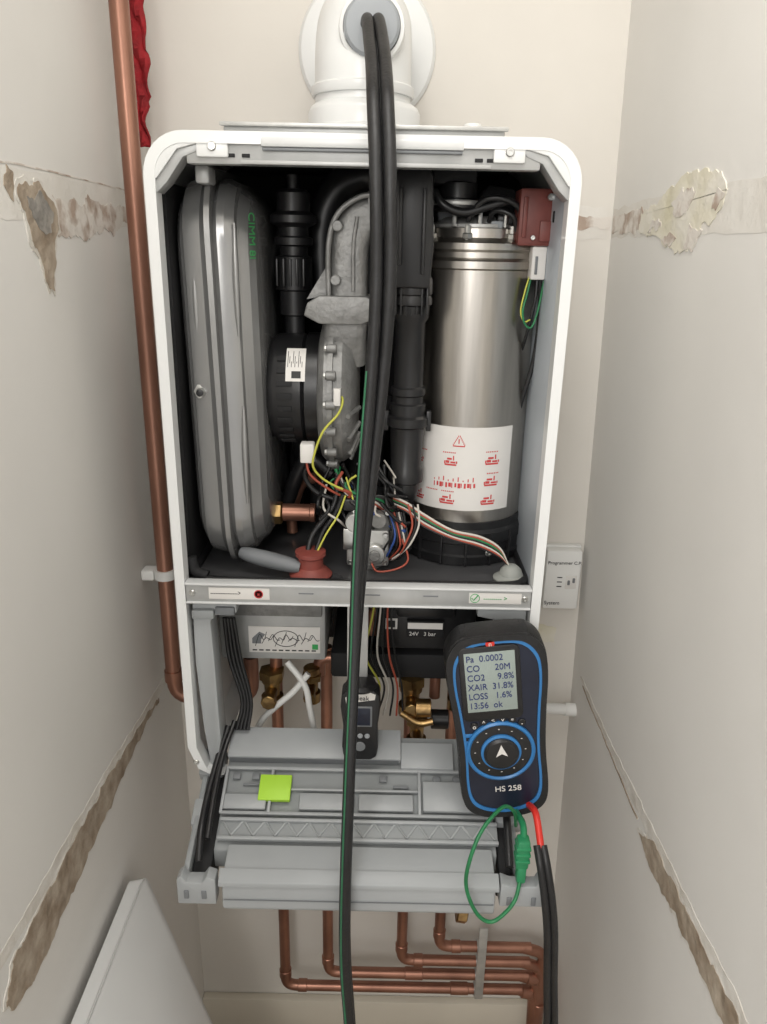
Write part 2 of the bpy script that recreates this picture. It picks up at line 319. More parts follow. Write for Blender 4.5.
prism("mixer_flange",[(-.096,1.523),(-.092,1.537),(-.078,1.545),(-.024,1.545),(-.012,1.537),(-.010,1.523),(-.03,1.514),(-.078,1.514)],'xz',.892,.965,'alu',B,.002)
prism("mixer_flange_web",[(-.094,1.54),(-.072,1.575),(-.070,1.545)],'xz',.91,.922,'alu',B)
for x in (-.085,-.018): screw((x,.915,1.545),(0,0,1),B,.005)
for p in ((-.060,1.562),(-.058,1.62)): cyl("mixer_boss",(p[0],.915,p[1]),(p[0],.900,p[1]),.006,'alu',B)
# ---- fan
FC=(.962,1.428)
lathe("fan_motor",[(.034,0),(.050,.002),(.062,.007),(.067,.014),(.068,.046),(.064,.049),(.069,.051),(.069,.066)],(-.148,FC[0],FC[1]),(1,0,0),'black',B,48)
for i in range(16):
    a=math.radians(140+i*13);y=FC[0]+.068*math.cos(a);z=FC[1]+.068*math.sin(a)
    box("fan_motor_slot",(-.130,y-.001,z-.0035),(-.112,y+.001,z+.0035),'blackm',B,.0004,rot=(a-math.pi,0,0))
lathe("fan_volute",[(.072,0),(.084,.003),(.090,.009),(.090,.013),(.095,.0135),(.095,.0195),(.090,.020),(.090,.030),(.082,.040),(.062,.046),(.03,.048)],(-.082,.965,1.425),(1,0,0),'alu',B,56)
lathe("fan_volute_inner_ring",[(.060,0),(.068,.002),(.068,.006),(.06,.007)],(-.0875,.965,1.425),(1,0,0),'alu',B,48)
for i in range(12):
    a=math.radians(100+i*20);y=.965+.096*math.cos(a);z=1.425+.096*math.sin(a)
    cyl("volute_lug",(-.070,y,z),(-.058,y,z),.0055,'alu',B,12)
    cyl("volute_bolt",(-.073,y,z),(-.069,y,z),.0035,'galv',B,6)
rsweep("fan_outlet",[(-.048,.93,1.52),(-.050,.93,1.50),(-.05,.94,1.47)],.050,.05,.012,'alu',B)
for i in range(4): tube("volute_fin_%d"%i,[(-.044,.965+.087*math.cos(math.radians(190+i*22)),1.425+.087*math.sin(math.radians(190+i*22))),(-.032,.965+.057*math.cos(math.radians(190+i*22)),1.425+.057*math.sin(math.radians(190+i*22)))],.003,'alu',B,smoothpath=False)
def curved_x(name,x0,x1,r,a0,a1,cy,cz,m,k=12):
    bm=bmesh.new();L=[];R=[]
    for j in range(k+1):
        a=math.radians(a0+(a1-a0)*j/k);L.append(bm.verts.new((x0,cy+r*math.cos(a),cz+r*math.sin(a))));R.append(bm.verts.new((x1,cy+r*math.cos(a),cz+r*math.sin(a))))
    for j in range(k): bm.faces.new((L[j],R[j],R[j+1],L[j+1]))
    return link(name,fin(bm,name),m,B)
curved_x("motor_label",-.119,-.096,.0692,128,164,FC[0],FC[1],'paper')
for i in range(9): curved_x("motor_label_print",-.117+i*.0021,-.1163+i*.0021,.0695,132+(i%3)*6,150-(i%2)*4,FC[0],FC[1],'ink')
curved_x("motor_label_bar",-.112,-.101,.0695,154,161,FC[0],FC[1],'ink')
# ---- black air intake / siphon column
prism("intake_box",[(.006,1.555),(.000,1.60),(.002,1.665),(.010,1.684),(.034,1.688),(.047,1.675),(.050,1.60),(.047,1.555)],'xz',.895,.955,'black',B,.004)
box("intake_rib",(.010,.890,1.58),(.014,.896,1.66),'black',B);box("intake_rib_b",(.036,.890,1.57),(.040,.896,1.66),'black',B)
lathe("intake_column",[(.022,0),(.025,-.006),(.025,-.022),(.0235,-.024),(.025,-.028),(.025,-.034),(.0225,-.036),(.0215,-.05),(.018,-.055),(.018,-.13),(.021,-.132),(.021,-.140),(.019,-.142),(.019,-.15),(.022,-.152),(.022,-.165),(.026,-.168),(.026,-.178),(.021,-.181),(.019,-.23),(.022,-.235),(.022,-.25),(.014,-.255)],(.027,.925,1.57),(0,0,1),'black',B)
for s in (-1,1): box("column_lug",(.027+s*.026-.003,.918,1.385),(.027+s*.026+.003,.93,1.41),'black',B,.001)
for i in range(7): box("column_rib",(.027+(i-3)*.006-.001,.902,1.525),(.027+(i-3)*.006+.001,.908,1.56),'black',B,.0004)
tube("siphon_elbow",[(.027,.925,1.33),(.024,.925,1.305),(.014,.93,1.29),(.0,.94,1.285),(-.02,.95,1.285)],.019,'black',B,n=20)
# ---- heat exchanger
HX,HY,HR=.108,1.0,.078
lathe("heat_exchanger",[(HR,0),(HR,.32),(HR+.0035,.322),(HR+.0035,.330),(HR,.334),(HR,.340),(HR+.003,.343),(HR+.003,.350),(HR-.006,.354),(HR-.012,.356),(HR-.012,.366),(HR-.03,.370)],(HX,HY,1.255),(0,0,1),'steel',B,72)
lathe("exchanger_base",[(HR-.003,0),(HR+.005,.002),(HR+.007,.014),(HR+.004,.016),(HR+.004,.030),(HR+.007,.032),(HR+.007,.046),(HR+.002,.050),(HR+.002,.060)],(HX,HY,1.205),(0,0,1),'black',B,64)
for i in range(-3,4):
    a=math.radians(i*22);x=HX+(HR+.006)*math.sin(a);y=HY-(HR+.006)*math.cos(a)
    box("base_rib",(x-.0015,y-.003,1.207),(x+.0015,y+.003,1.25),'black',B,.0005,rot=(0,0,a))
screw((HX+.03,HY-.081,1.225),(.35,-1,0),B,.005)
for a in (-55,-15,30,60):
    a=math.radians(a);x=HX+(HR-.008)*math.sin(a);y=HY-(HR-.008)*math.cos(a)
    cyl("exchanger_stud",(x,y,1.607),(x,y,1.625),.0035,'zinc',B,8);cyl("exchanger_nut",(x,y,1.609),(x,y,1.616),.006,'zinc',B,6)
lathe("burner_door",[(.058,0),(.058,.008),(.05,.012),(.044,.016),(.03,.018)],(HX,HY,1.618),(0,0,1),'galv',B,48)
lathe("burner_inlet_ring",[(.026,0),(.030,.002),(.030,.012),(.022,.014),(.022,.03),(.014,.032)],(.080,.965,1.640),(0,0,1),'black',B,32)
lathe("burner_inlet_clamp",[(.031,0),(.0315,.001),(.0315,.004),(.031,.005)],(.080,.965,1.646),(0,0,1),'galv',B,32)
prism("burner_manifold",[(.060,1.62),(.056,1.65),(.066,1.672),(.098,1.676),(.104,1.66),(.10,1.63),(.11,1.62)],'xz',.985,1.04,'trayd',B,.004)
prism("burner_fan_duct",[(.11,1.625),(.105,1.655),(.118,1.672),(.150,1.668),(.160,1.64),(.155,1.625)],'xz',.99,1.05,'blackm',B,.004)
box("burner_cover",(.048,.95,1.668),(.10,.99,1.686),'blackm',B,.005)
tube("burner_gas_pipe",[(.05,.94,1.66),(.062,.935,1.645),(.085,.935,1.638),(.112,.935,1.645),(.135,.935,1.652)],.005,'black',B)
tube("ignition_lead",[(.09,.94,1.63),(.105,.93,1.650),(.125,.925,1.653),(.145,.928,1.645),(.152,.935,1.63)],.0035,'black',B)
tube("ignition_lead_b",[(.115,.95,1.625),(.12,.935,1.64),(.14,.93,1.635),(.150,.94,1.615)],.003,'black',B)
box("electrode_block",(.112,.945,1.620),(.132,.965,1.630),'lgrey',B,.002)
box("burner_lug_a",(.125,.95,1.625),(.165,.975,1.640),'black',B,.004)
for i in range(3): cyl("door_screw",(.075+i*.03,.945,1.622),(.075+i*.03,.945,1.640),.003,'zinc',B,8)
def cylpatch(name,a0,a1,z0,z1,m,off=.0006,k=10):
    bm=bmesh.new();L=[];R=[]
    for j in range(k+1):
        a=math.radians(a0+(a1-a0)*j/k);x=HX+(HR+off)*math.sin(a);y=HY-(HR+off)*math.cos(a)
        L.append(bm.verts.new((x,y,z0)));R.append(bm.verts.new((x,y,z1)))
    for j in range(k): bm.faces.new((L[j],L[j+1],R[j+1],R[j]))
    return link(name,fin(bm,name),m,B)
cylpatch("exchanger_label",-68,42,1.281,1.390,'paper',.0006,24)
def ink(a0,a1,z0,z1): cylpatch("label_print",a0,a1,z0,z1,'red',.0009,3)
for k2 in range(6): ink(-17+k2*.9,-16.3+k2*.9,1.366+k2*.0022,1.3685+k2*.0022);ink(-6.5-k2*.9,-5.8-k2*.9,1.366+k2*.0022,1.3685+k2*.0022)
ink(-17,-6,1.365,1.3665);ink(-12,-11,1.369,1.375)
def picto(a,z,w=9,h=.012):
    ink(a,a+w,z,z+.0022);ink(a+1,a+w*.4,z+.0032,z+.0065);ink(a+w*.5,a+w-1,z+.0032,z+.0055);ink(a+2.2,a+w*.6,z+.0075,z+h-.002)
    ink(a-.5,a+.7,z+.002,z+.006);ink(a+w-.5,a+w+.8,z+.003,z+.006);ink(a+w*.7,a+w*.8,z+.007,z+h+.001)
picto(-56,1.339,8);picto(-56,1.316,8);picto(-58,1.289,12);picto(-27,1.289,13);picto(14,1.342,13);picto(14,1.314,13);picto(12,1.289,13);picto(-24,1.340,11)
for i in range(14): ink(-34+i*2.9,-33+i*2.9+.8*(i%3),1.311+.001*(i%2),1.3175)
for i in range(9): ink(-34+i*4.6,-33+i*4.6,1.3195,1.3215+.002*(i%3))
for a,z in ((-55,1.355),(14,1.358),(-42,1.305),(16,1.330),(-26,1.356),(-26,1.305)):
    for i in range(7): ink(a+i*1.8,a+i*1.8+1.1,z,z+.0016)
# ---- ignition transformer and leads
box("ignition_transformer",(.146,.920,1.603),(.186,.962,1.664),'redbox',B,.003)
box("transformer_tab",(.183,.925,1.640),(.190,.955,1.662),'redbox',B,.002)
box("transformer_rib",(.150,.917,1.612),(.155,.921,1.655),'redbox',B,.001);box("transformer_rib_b",(.170,.917,1.608),(.184,.921,1.63),'redbox',B,.001)
screw((.180,.920,1.655),(0,-1,0),B,.004);screw((.163,.920,1.612),(0,-1,0),B,.003)
box("transformer_connector",(.165,.925,1.566),(.182,.948,1.603),'paper',B,.002)
box("connector_slot",(.169,.9235,1.572),(.172,.926,1.592),'trayd',B,.0005)
tube("lead_green",[(.168,.935,1.57),(.164,.932,1.55),(.160,.93,1.53),(.164,.93,1.515),(.172,.93,1.512),(.178,.932,1.53),(.182,.932,1.56),(.1845,.93,1.58),(.1845,.93,1.625)],.0013,'green',B)
tube("lead_yellow",[(.166,.937,1.57),(.161,.934,1.55),(.158,.932,1.53),(.163,.932,1.518),(.170,.934,1.52)],.001,'yellow',B)
tube("lead_black",[(.175,.935,1.57),(.174,.934,1.54),(.168,.94,1.50),(.165,.96,1.47)],.002,'black',B)
tube("side_cable",[(.178,.940,1.575),(.182,.942,1.54),(.183,.945,1.50),(.180,.95,1.46),(.172,.955,1.42),(.168,.97,1.38)],.003,'black',B)
tube("side_cable_b",[(.172,1.06,1.66),(.179,1.05,1.55),(.18,1.03,1.45),(.177,1.02,1.38),(.178,1.01,1.28),(.17,1.0,1.22)],.004,'black',B)
box("case_hole",(.1805,.90,1.628),(.1845,.905,1.640),'blackm',B,.001)
# ---- floor level parts
lathe("copper_stub",[(.0135,0),(.0135,.006),(.0115,.007),(.0115,.045),(.0125,.046),(.0125,.052)],(-.142,.945,1.266),(1,0,0),'copperh',B)
lathe("brass_nut",[(.012,0),(.015,.002),(.015,.014),(.012,.016)],(-.148,.942,1.266),(1,0,0),'brass',B,6)
lathe("condensate_bung",[(.026,0),(.027,.004),(.023,.008),(.016,.014),(.0155,.026),(.019,.029),(.019,.034),(.013,.036)],(-.090,.878,1.205),(0,0,1),'redrub',B)
lathe("cable_grommet",[(.021,0),(.022,.003),(.015,.008),(.013,.014),(.009,.018),(.006,.020)],(.162,.880,1.205),(0,0,1),'grom',B)
box("gas_valve_body",(-.046,.895,1.212),(.008,.955,1.262),'galv',B,.004)
box("gas_valve_top",(-.040,.90,1.258),(.010,.95,1.290),'alu',B,.004)
box("gas_valve_plate",(-.050,.892,1.236),(-.022,.896,1.264),'zinc',B,.001)
cyl("gas_valve_solenoid",(-.035,.90,1.275),(-.035,.882,1.275),.012,'galv',B);cyl("gas_valve_solenoid",(-.006,.90,1.278),(-.006,.884,1.278),.010,'alu',B)
cyl("gas_valve_port",(-.010,.895,1.232),(-.010,.884,1.232),.013,'zinc',B);cyl("gas_valve_port_core",(-.010,.885,1.232),(-.010,.880,1.232),.007,'alu',B)
cyl("gas_valve_tap",(-.032,.893,1.222),(-.032,.884,1.222),.006,'brass',B)
cyl("gas_valve_leg",(-.020,.92,1.205),(-.020,.92,1.215),.02,'zinc',B)
for x,z in ((-.041,1.218),(.003,1.218),(-.041,1.256),(.003,1.256),(-.036,1.286),(.005,1.286)): screw((x,.894,z),(0,-1,0),B,.0035)
box("valve_connector",(.008,.895,1.240),(.020,.92,1.262),'black',B,.002);box("valve_plug",(-.05,.886,1.29),(-.03,.91,1.305),'black',B,.002)
tube("bung_lead_a",[(-.094,.878,1.236),(-.088,.885,1.258),(-.072,.89,1.28),(-.06,.895,1.30),(-.058,.90,1.33)],.0035,'black',B)
tube("bung_lead_b",[(-.084,.878,1.236),(-.075,.885,1.262),(-.06,.888,1.285),(-.050,.89,1.31)],.003,'black',B)
tube("bung_lead_earth",[(-.082,.876,1.238),(-.07,.88,1.262),(-.056,.884,1.285),(-.047,.886,1.31)],.0012,'yellow',B)
tube("fan_earth_wire",[(-.055,.885,1.437),(-.050,.872,1.43),(-.055,.868,1.415),(-.072,.866,1.395),(-.082,.868,1.37),(-.085,.872,1.35),(-.075,.876,1.335),(-.060,.878,1.325),(-.05,.88,1.32)],.0014,'yellow',B)
box("fan_earth_tag",(-.060,.864,1.425),(-.052,.870,1.445),'paper',B,.001)
box("fan_plug",(-.102,.885,1.350),(-.085,.903,1.374),'paper',B,.002)
tube("fan_lead_red",[(-.095,.89,1.352),(-.09,.888,1.335),(-.07,.89,1.318),(-.05,.895,1.305)],.0015,'wred',B)
tube("fan_lead_black",[(-.09,.892,1.352),(-.098,.90,1.33),(-.085,.90,1.31),(-.06,.90,1.30)],.003,'black',B)
for i in range(7):
    c=['black','wred','wwhite','black','green','black','black'][i];o=i*.003
    tube("loom_%d"%i,[(-.06+o,.90,1.335-o),(-.045,.895,1.312-o*.6),(-.02+o,.89,1.300+o*.5),(.0+o,.905,1.285)],.0018,c,B)
for i,c in enumerate(['wwhite','wred','green','black','wwhite','wred','black']):
    o=i*.0020
    tube("front_loom_%d"%i,[(.012,.90,1.305-o),(.03,.89,1.300-o),(.05,.885,1.288-o*1.3),(.085,.880,1.270-o),(.12,.880,1.262-o*1.2),(.145,.880,1.248-o),(.158,.880,1.225)],.0014,c,B)
for i,c in enumerate(['wred','black','wwhite']):
    tube("drop_wire_%d"%i,[(.03+i*.006,.888,1.30),(.036+i*.004,.882,1.275),(.028+i*.003,.88,1.25),(.022,.885,1.235),(.012,.89,1.225)],.0013,c,B)
tube("drop_wire_red",[(.024,.885,1.255),(.032,.88,1.23),(.02,.878,1.218),(-.005,.878,1.213),(-.014,.882,1.222)],.0013,'wred',B)
# loose tangle under the fan and round the valve
rt=random.Random(11)
for i in range(26):
    c=['black','black','black','wwhite','wred','black','wblue','brownish' if False else 'wred','yellow','black','green','black','wwhite'][i%13]
    x=rt.uniform(-.075,.0);z=rt.uniform(1.30,1.345);p=[(x,rt.uniform(.90,.93),z)]
    for q in range(3):
        x+=rt.uniform(-.012,.024);z-=rt.uniform(.004,.026);p.append((x,rt.uniform(.884,.915),z))
    tube("tangle_%d"%i,p,rt.choice((.0012,.0015,.002)) if c!='black' else .0023,c,B,n=8,k=6)
for i in range(8):
    c=['black','wblue','black','wred','black','wwhite','black','black'][i];x=.004+i*.003
    tube("valve_tail_%d"%i,[(x,.90,1.285),(x+.008,.888,1.262-i*.002),(x+rt.uniform(-.004,.01),.89,1.24),(x-.004,.90,1.222),(x-.010,.92,1.212)],.0014,c,B,n=8)
tube("black_floor_hose",[(-.14,1.0,1.24),(-.12,.99,1.30),(-.10,.985,1.33),(-.07,.98,1.31)],.010,'black',B)
for i in range(5): tube("rear_hose_%d"%i,[(-.13+i*.03,1.08,1.22),(-.125+i*.028,1.06,1.32),(-.11+i*.028,1.07,1.40)],.010,'blackm',B)
tube("copper_rear",[(-.13,1.02,1.21),(-.13,1.02,1.24),(-.115,1.01,1.285),(-.09,1.0,1.30)],.008,'copperh',B)
# ---------------------------------------------------------------- lower compartment
box("plate_exchanger_cover",(-.222,.925,1.055),(-.075,1.06,1.165),'lsheet',B,.006)
box("plate_exchanger_top",(-.215,.920,1.125),(-.08,.93,1.165),'alu',B,.002)
box("exchanger_sticker",(-.181,.9235,1.068),(-.083,.9248,1.108),'paper',B,.0005)
prism("sticker_pict",[(-.176,1.082),(-.176,1.090),(-.166,1.100),(-.158,1.096),(-.164,1.088),(-.164,1.082)],'xz',.923,.9233,'trayd',B)
tube("sticker_ring",[(-.130+.017*math.cos(a*math.pi/10),.9232,1.090+.012*math.sin(a*math.pi/10)) for a in range(21)],.0005,'ink',B)
for q in range(9): tube("sticker_sketch",[(-.172+q*.009,.9231,1.078+.004*(q%3)),(-.166+q*.009,.9231,1.096-.005*(q%2)),(-.160+q*.009,.9231,1.088),(-.156+q*.009,.9231,1.1-.006*(q%3))],.00045,'ink',B,n=6)
for i in range(10): box("sticker_line",(-.176+.009*i,.9231,1.071),(-.170+.009*i,.9234,1.0728),'ink',B,0)
box("sticker_green_mark",(-.094,.9231,1.074),(-.086,.9234,1.082),'gprint',B,0)
box("hydraulic_cover",(-.005,.925,1.075),(.13,1.05,1.155),'black',B,.008)
box("hydraulic_cover_ridge",(.02,.918,1.128),(.10,.93,1.150),'black',B,.004)
box("hydraulic_sticker",(.035,.9165,1.100),(.085,.9248,1.124),'blackm',B,.0005)
box("hydraulic_sticker_top",(.036,.9161,1.113),(.083,.9166,1.122),'paper',B,0);box("hydraulic_qr",(.006,.9235,1.108),(.022,.9248,1.124),'paper',B,.0003);box("hydraulic_qr_print",(.009,.923,1.111),(.019,.9236,1.121),'ink',B,0)
text("hydraulic_text","24V   3 bar",(.038,.9160,1.103),.008,'paper',B)
box("hydraulic_shelf",(-.07,.94,1.02),(.16,1.1,1.06),'blackm',B,.005)
box("compartment_roof",(-.24,.86,1.178),(.185,1.15,1.190),'blackm',B)
box("lower_back_frame",(-.24,1.13,.98),(.185,1.14,1.18),'blackm',B)
box("centre_strap",(-.040,.845,1.03),(-.016,.849,1.20),'lsheet',B,.001)
box("centre_strap_fold",(-.042,.845,1.03),(-.040,.858,1.20),'galv',B,.0005)
prism("side_bracket",[(-.232,1.182),(-.178,1.182),(-.178,1.170),(-.205,1.166),(-.211,1.158),(-.209,1.10),(-.207,.985),(-.213,.945),(-.222,.945),(-.228,1.0),(-.233,1.10)],'xz',.84,.875,'tray2',B,.0015)
box("bracket_catch",(-.232,.833,1.164),(-.205,.845,1.176),'tray',B,.002);box("bracket_catch_b",(-.204,.836,1.168),(-.18,.845,1.179),'trayd',B,.002)
prism("side_bracket_b",[(.178,1.182),(.118,1.182),(.118,1.172),(.148,1.166),(.156,1.158),(.153,1.10),(.151,.985),(.158,.945),(.167,.945),(.172,1.0),(.177,1.10)],'xz',.84,.875,'tray2',B,.0015)
for i in range(4): tube("bracket_loom_%d"%i,[(-.204+i*.004,.885,1.14),(-.200+i*.005,.885,1.08),(-.185+i*.004,.88,1.02),(-.192+i*.005,.87,.98)],.0026,'black',B)
screw((-.238,.829,.958),(0,-1,0),B,.004)
def valve(x,y,z,s=1):
    lathe("valve_body",[(.012*s,0),(.016*s,.003),(.016*s,.018),(.011*s,.020),(.012*s,.04),(.015*s,.042),(.015*s,.058),(.012*s,.06)],(x,y,z),(0,0,1),'brass',B,16)
    cyl("valve_spindle",(x,y,z+.03),(x,y-.03,z+.03),.009*s,'brass',B,12);cyl("valve_cap",(x,y-.028,z+.03),(x,y-.04,z+.03),.011*s,'brass',B,8)
    lathe("valve_nut",[(.014*s,0),(.019*s,.002),(.019*s,.014*s),(.014*s,.016*s)],(x,y,z+.046*s),(0,0,1),'brass',B,6)
valve(-.155,.95,.965);valve(-.10,.97,.96,.8);valve(.045,.95,.955,1.1);valve(.055,.94,.905,.9);valve(.115,.96,.96)
tube("valve_lever",[(.03,.91,.985),(.055,.905,.972),(.075,.905,.975)],.005,'brass',B)
cyl("black_fitting",(.075,.94,.955),(.10,.94,.955),.014,'black',B);cyl("brass_drum",(.05,.915,.99),(.072,.915,.99),.013,'brass',B)
pipe("flow_tail",[(-.150,.96,1.02),(-.150,.96,1.06)],.009,'copperh',B)
pipe("cu_bend_a",[(-.09,.98,1.0),(-.09,.98,1.03),(-.03,.98,1.03)],.009,'copperh',B,.015)
pipe("cu_bend_b",[(.046,.95,1.01),(.046,.95,1.035),(-.01,.96,1.035),(-.01,.96,1.06)],.009,'copperh',B,.015)
pipe("cu_bend_c",[(-.012,.98,1.07),(-.012,.98,1.11),(.03,.98,1.11)],.008,'copperh',B,.012)
pipe("cu_bend_d",[(.08,.96,.98),(.08,.96,1.045),(.03,.97,1.045)],.008,'copperh',B,.015)
tube("condensate_white",[(-.18,.93,.93),(-.165,.925,.96),(-.145,.92,.985),(-.12,.92,1.01),(-.10,.925,1.035)],.0045,'whitep',B)
tube("condensate_white_b",[(-.13,.93,1.05),(-.105,.92,1.02),(-.098,.92,.98),(-.09,.92,.93)],.0045,'whitep',B)
for i,c in enumerate(['yellow','black','wwhite','black','wred','black']):
    tube("drop_loom_%d"%i,[(-.005+i*.004,.90,1.185),(-.012+i*.005,.895,1.14),(-.02+i*.008,.90,1.08),(.0+i*.006,.905,1.03),(-.012+i*.009,.91,.98)],.0014,c,B)
# ---- fold-down control tray
sl=math.atan(.467);zt=lambda y:.945+(y-.84)*.467
def tb(name,x0,x1,y0,y1,h0,h1,m,bev=.0015):
    yc=(y0+y1)/2;zc=zt(yc);hc=(h0+h1)/2;L=(y1-y0)/math.cos(sl);n=Vector((0,-math.sin(sl),math.cos(sl)))
    c=Vector(((x0+x1)/2,yc,zc))+n*hc
    h=Vector((abs(x1-x0)/2,L/2,abs(h1-h0)/2));ob=box(name,-h,h,m,B,bev);ob.location=c;ob.rotation_euler=(sl,0,0);return ob
prism("tray_body",[(.885,.962),(.775,.911),(.742,.896),(.742,.870),(.78,.862),(.885,.905)],'yz',-.200,.148,'tray',B,.002)
tb("tray_terminal_lid",-.200,.030,.846,.886,0,.012,'tray2',.002);tb("tray_terminal_lid_seam",-.197,.027,.8455,.8462,-.002,.010,'trayd',0)
tb("tray_terminal_step",.030,.10,.838,.872,0,.006,'tray2')
tb("tray_step_edge",-.200,.148,.834,.838,0,.004,'tray2',.001)
for x in (-.200,-.140,-.045,.052,.144): tb("tray_rib",x,x+.004,.780,.834,0,.005,'tray2',.001)
tb("tray_left_bin",-.196,-.142,.785,.803,0,.006,'tray2',.002);tb("tray_mid_bin",-.100,-.030,.786,.806,0,.005,'tray2',.002);tb("tray_bin_b",-.024,.046,.786,.806,0,.005,'tray2',.002);tb("tray_bin_c",.058,.140,.786,.822,0,.007,'tray2',.002)
tb("tray_inner_ridge",-.136,.052,.809,.812,0,.004,'tray2',.001);tb("tray_inner_wall",-.198,.144,.779,.783,0,.005,'tray2',.001)
for x in (-.190,-.165,.002,.072,.098): tb("tray_recess_clip",x,x+.010,.822,.830,0,.003,'trayd',.001)
for x in (-.175,.02,.10): tb("tray_slot",x,x+.02,.815,.818,-.001,.001,'trayd',0)
tb("lime_sticker",-.153,-.112,.795,.826,.001,.008,'hivis',.001)
tb("truss_back",-.196,.15,.749,.774,0,.004,'tray',.001)
tb("truss_top",-.196,.15,.770,.774,0,.009,'tray2',.001);tb("truss_bottom",-.196,.15,.749,.753,0,.009,'tray2',.001)
n=25
for i in range(n):
    x0=-.194+i*.0136;s=1 if i%2 else -1
    tube("truss_web",[(x0,.753+(0 if s>0 else .017),zt(.753+(0 if s>0 else .017))+.005),(x0+.0136,.770-(0 if s>0 else .017),zt(.770-(0 if s>0 else .017))+.005)],.0014,'tray2',B,n=6,smoothpath=False)
prism("tray_front_box",[(.744,.905),(.712,.894),(.700,.886),(.697,.852),(.702,.846),(.744,.852)],'yz',-.182,.142,'tray2',B,.003)
prism("tray_front_lip",[(.713,.8975),(.699,.889),(.698,.883),(.703,.885),(.714,.892)],'yz',-.186,.146,'tray2',B,.0008)
box("tray_front_seam",(-.180,.6965,.8645),(.140,.6975,.8655),'trayd',B,0)
box("tray_underside",(-.155,.72,.842),(.085,.86,.850),'blackm',B,.002)
for s,x0,x1,e0,e1 in ((0,-.232,-.225,-.236,-.190),(1,.168,.175,.148,.202)):
    prism("tray_arm",[(.875,.950),(.80,.918),(.72,.888),(.71,.86),(.72,.855),(.80,.885),(.875,.925)],'yz',x0,x1,'tray',B,.0015)
    prism("hinge_ear",[(e0,.852),(e0,.888),(e0+.006,.894),(e0+.012,.884),(e1-.016,.884),(e1-.010,.893),(e1,.889),(e1,.852)] if not s else [(e0,.858),(e0,.893),(e0+.012,.888),(e1-.012,.888),(e1-.008,.897),(e1,.891),(e1,.858)],'xz',.702,.72,'tray2',B,.0015)
    box("hinge_ear_slot",(e0+.008,.7005,.861),(e0+.014,.7025,.873),'trayd',B,.001);box("hinge_ear_slot_b",(e1-.017,.7005,.861),(e1-.011,.7025,.873),'trayd',B,.001)
box("hinge_well",(-.224,.725,.858),(-.201,.86,.905),'blackm',B,.003,rot=(sl,0,0))  # matte black fill standing in for the shadow between arm and tray
box("hinge_gap_shade_b",(.150,.725,.858),(.166,.86,.905),'blackm',B,.003,rot=(sl,0,0))  # same black fill for the shaded gap on the right
tube("hinge_strap_a",[(-.203,.87,.985),(-.211,.84,.960),(-.216,.79,.935),(-.216,.75,.918),(-.214,.725,.895)],.0042,'black',B)
tube("hinge_strap_b",[(-.195,.875,.99),(-.204,.84,.965),(-.207,.79,.94),(-.206,.74,.915)],.0035,'black',B)
tube("hinge_strap_c",[(.165,.86,.97),(.164,.80,.935),(.162,.76,.92),(.160,.72,.900)],.005,'black',B)
box("tray_end_cap",(.150,.78,.90),(.185,.84,.93),'tray2',B,.003,rot=(sl,0,0));box("tray_end_cap_b",(-.238,.835,.925),(-.205,.872,.945),'tray2',B,.003,rot=(sl,0,0))
box("tray_end_cap_c",(-.236,.775,.895),(-.222,.81,.915),'tray2',B,.003,rot=(sl,0,0))
# ---------------------------------------------------------------- flue
FL=empty("flue_elbow")
lathe("flue_collar",[(.070,0),(.071,.003),(.071,.016),(.067,.018),(.067,.034),(.064,.040),(.058,.044)],(-.033,1.02,1.714),(0,0,1),'white',FL,56)
tube("flue_bend",[(-.035,1.02,1.745),(-.035,1.02,1.775),(-.035,1.023,1.800),(-.035,1.036,1.824),(-.035,1.060,1.842),(-.035,1.09,1.848),(-.035,1.17,1.850)],.057,'white',FL,n=48)
lathe("flue_wall_plate",[(.091,0),(.092,.003),(.088,.008),(.075,.010),(.062,.010)],(-.035,1.17,1.846),(0,-1,0),'white',FL,64)
lathe("flue_joint_ring",[(.060,0),(.061,.002),(.061,.010),(.059,.012)],(-.035,1.02,1.765),(0,0,1),'white',FL,48)
lathe("sampling_boss",[(.037,-.05),(.037,.0),(.036,.004),(.032,.006),(.032,.0)],(-.024,.972,1.828),(0,-1,0),'white',FL,40)
lathe("sampling_cap",[(.031,-.004),(.031,.010),(.028,.013),(.024,.0135)],(-.024,.972,1.828),(0,-1,0),'lgrey',FL,40)
# ---------------------------------------------------------------- analyser sample hose
H=empty("analyser_hose")
hp=[(-.024,.960,1.829),(-.022,.935,1.826),(-.018,.895,1.800),(-.014,.85,1.768),(-.011,.805,1.728),(-.007,.780,1.66),(-.005,.78,1.568),(-.009,.78,1.480),(-.017,.775,1.376),(-.0245,.765,1.276),(-.029,.74,1.166),(-.032,.70,1.038),(-.035,.680,.886),(-.034,.675,.793),(-.028,.675,.688),(-.015,.66,.45),(.01,.60,.15),(.02,.55,.012)]
A=[];Bp=[];Gp=[]
for i,p in enumerate(hp):
    t=min(1,max(0,(i-6)/4));ang=t*math.pi/2
    d=Vector((math.cos(ang)*.0066,math.sin(ang)*.0066,0));c=Vector(p)
    if i<2: d*=.9
    A.append(c-d);Bp.append(c+d)
tube("hose_a",A,.0066,'rubber',H,n=16,k=10);tube("hose_b",Bp,.0066,'rubber',H,n=16,k=10)
for i,c in enumerate(A):
    g=Vector(c)+Vector((-.0036,-.0056,0)) if i>=9 else Vector(c)+Vector((-.0050,-.0042,0))
    if i>=7: Gp.append(g)
tube("hose_green_core",Gp,.0012,'gline',H,n=8,k=10)
